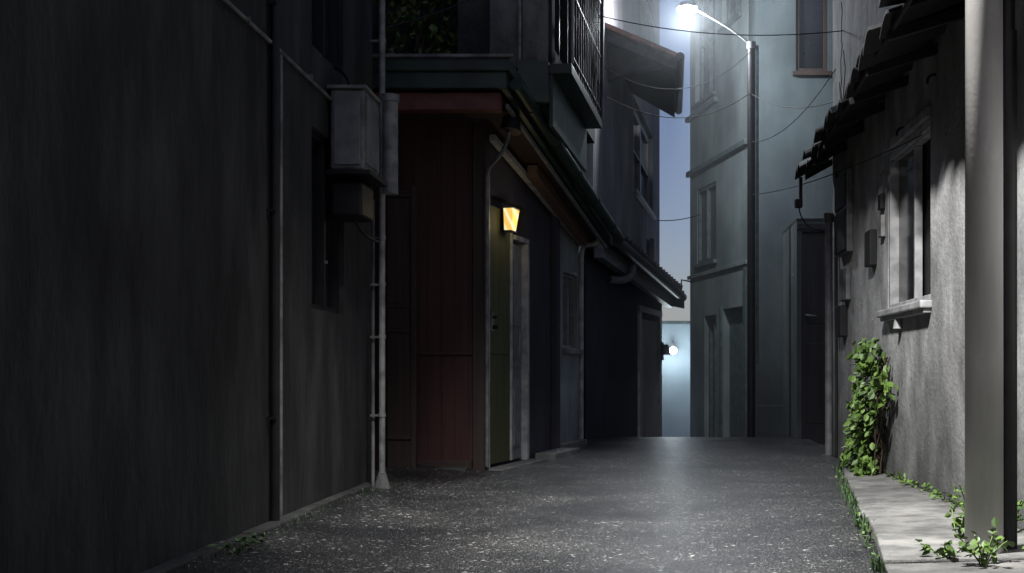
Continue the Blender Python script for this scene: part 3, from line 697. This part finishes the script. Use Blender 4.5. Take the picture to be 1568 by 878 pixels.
we = empty("gutter_weeds")
edge = lambda y: 0.86+0.126*(y-4.5)
pts=[]
for _ in range(46):
    y=random.uniform(4.4,9.2)
    pts += [(edge(y)+random.gauss(0,.018), y+random.gauss(0,.04), 0.0) for _ in range(random.randint(3,14))]
grass("edge_grass", pts, 0.05, M['leafdark'], we)
C=[(edge(y)+random.gauss(0,.02), y, random.uniform(0.0,0.03)) for y in [random.uniform(4.5,9) for _ in range(130)]]
leaf_cloud("edge_leaves", C, 0.022, M['leaf'], we, -0.2)
C=[(1.57+random.gauss(0,.02), y, random.uniform(0.05,0.09)) for y in [random.uniform(6.2,8) for _ in range(160)]]
leaf_cloud("wall_foot_leaves", C, 0.03, M['leaf'], we, 0.1)
bw = empty("broadleaf_weed")
for j,(cx,cy,h,n) in enumerate(((1.36,5.15,0.22,54),(1.25,5.0,0.12,36),(1.18,4.35,0.13,60),(1.34,4.25,0.16,60),(1.5,5.5,0.12,30),(1.08,4.5,0.07,24),(1.45,4.4,0.16,48),(1.5,5.15,.16,40))):
    C=[]
    for k in range(n//6):
        a=random.uniform(0,6.28); b_=random.uniform(0.03,0.12); tip=Vector((cx+b_*math.cos(a),cy+b_*math.sin(a),0.04+h*random.uniform(.6,1.1)))
        base=Vector((cx,cy,0.03)); mid=(base+tip)/2+Vector((0,0,0.03))
        tube("stalk_%d_%d"%(j,k), arc(base,mid,tip,5), 0.0025, M['leaf'], bw, 1)
        for q_ in range(6): C.append(base.lerp(tip,0.4+0.1*q_+.02)+Vector((random.gauss(0,.008),random.gauss(0,.008),0.01)))
    leaf_cloud("leaves_%d"%j, C, 0.038, M['leaf'], bw, 0.0)
mw = empty("kerb_moss_weeds")
pts=[(-1.50+random.gauss(0,.02), random.uniform(4.2,7.6), 0.04) for _ in range(200)]
grass("tufts", pts, 0.03, M['leafdark'], mw)
C=[(-1.48+random.gauss(0,.04), random.uniform(4.6,5.0), random.uniform(.04,.08)) for _ in range(60)]
leaf_cloud("leaves", C, 0.026, M['leafdark'], mw, 0.1)

tf = empty("terrace_shrub")
C=[]
for _ in range(14):
    cx=random.uniform(-1.85,-1.25); cz=random.uniform(2.85,3.75); r=random.uniform(.12,.22)
    for _ in range(110):
        d=Vector((random.gauss(0,1),random.gauss(0,1),random.gauss(0,1))).normalized()*r*random.uniform(.5,1)
        C.append(Vector((cx,9.15,cz))+d)
leaf_cloud("leaves", C, 0.055, M['leaf'], tf, 0.6)
for i in range(8):
    x=random.uniform(-1.8,-1.3); tube("branch_%d"%i, [(x,9.2,2.5),(x+random.uniform(-.1,.1),9.15,3.0),(x+random.uniform(-.2,.2),9.1,3.6)],0.010,M['brownwood'],tf,2)

# ------------------------------------------------------------------ lights
def light(name, kind, loc, energy, color, parent=None, **kw):
    d = bpy.data.lights.new(name, kind); d.energy = energy; d.color = color
    for k,v in kw.items(): setattr(d,k,v)
    o = bpy.data.objects.new(name, d); COL.objects.link(o); o.location = loc
    if parent: o.parent = parent
    return o
a = light("pole_lamp_light", 'SPOT', (LX,LY,LZ), 2900, (1.0,0.985,0.96), up, spot_size=math.radians(78), spot_blend=0.9, shadow_soft_size=0.14)
a.rotation_euler = Vector((1.2-LX,6.2-LY,-LZ)).to_track_quat('-Z','Y').to_euler()
light("street_lamp_light", 'POINT', (0.52,13.2,4.33), 250, (0.88,0.95,1.0), sl2, shadow_soft_size=0.08)
light("gate_lamp_light", 'POINT', (0.56,19.5,1.0), 24, (0.80,0.92,1.0), gl, shadow_soft_size=0.08)
q = R.p(0.4,0.2,1.80); light("lantern_light", 'POINT', q, 0.8, (1.0,0.78,0.42), ln, shadow_soft_size=0.05)
sun = light("moon_sun", 'SUN', (0,0,20), 0.04, (0.8,0.88,1.0), None, angle=math.radians(3))
el, az = math.radians(38), math.radians(200)
sd = Vector((math.sin(az)*math.cos(el), math.cos(az)*math.cos(el), math.sin(el)))
sun.rotation_euler = sd.to_track_quat('Z','Y').to_euler()

w = bpy.data.worlds.new("World"); S.world = w; w.use_nodes = True
n = w.node_tree.nodes; l = w.node_tree.links
bg = n["Background"]; sky = n.new("ShaderNodeTexSky"); sky.sky_type = 'NISHITA'; sky.sun_disc = False
sky.sun_elevation = el; sky.sun_rotation = az
tint = n.new("ShaderNodeMix"); tint.data_type='RGBA'; tint.blend_type='MULTIPLY'; tint.inputs[0].default_value=1
tint.inputs[7].default_value=(0.88,0.83,0.98,1)
l.new(sky.outputs[0], tint.inputs[6]); l.new(tint.outputs[2], bg.inputs[0]); bg.inputs[1].default_value = 0.072

S.view_settings.view_transform = 'Standard'; S.view_settings.look = 'None'; S.view_settings.exposure = 0

# ------------------------------------------------------------------ camera
cd = bpy.data.cameras.new("camera"); cam = bpy.data.objects.new("camera", cd); COL.objects.link(cam)
cam.location = (0,0,0.7); cam.rotation_euler = (math.radians(90),0,0)
cd.sensor_width = 36; cd.lens = 45; cd.shift_x = -0.1218; cd.shift_y = 0.0848
cd.clip_start = 0.05; cd.clip_end = 1500
S.camera = cam
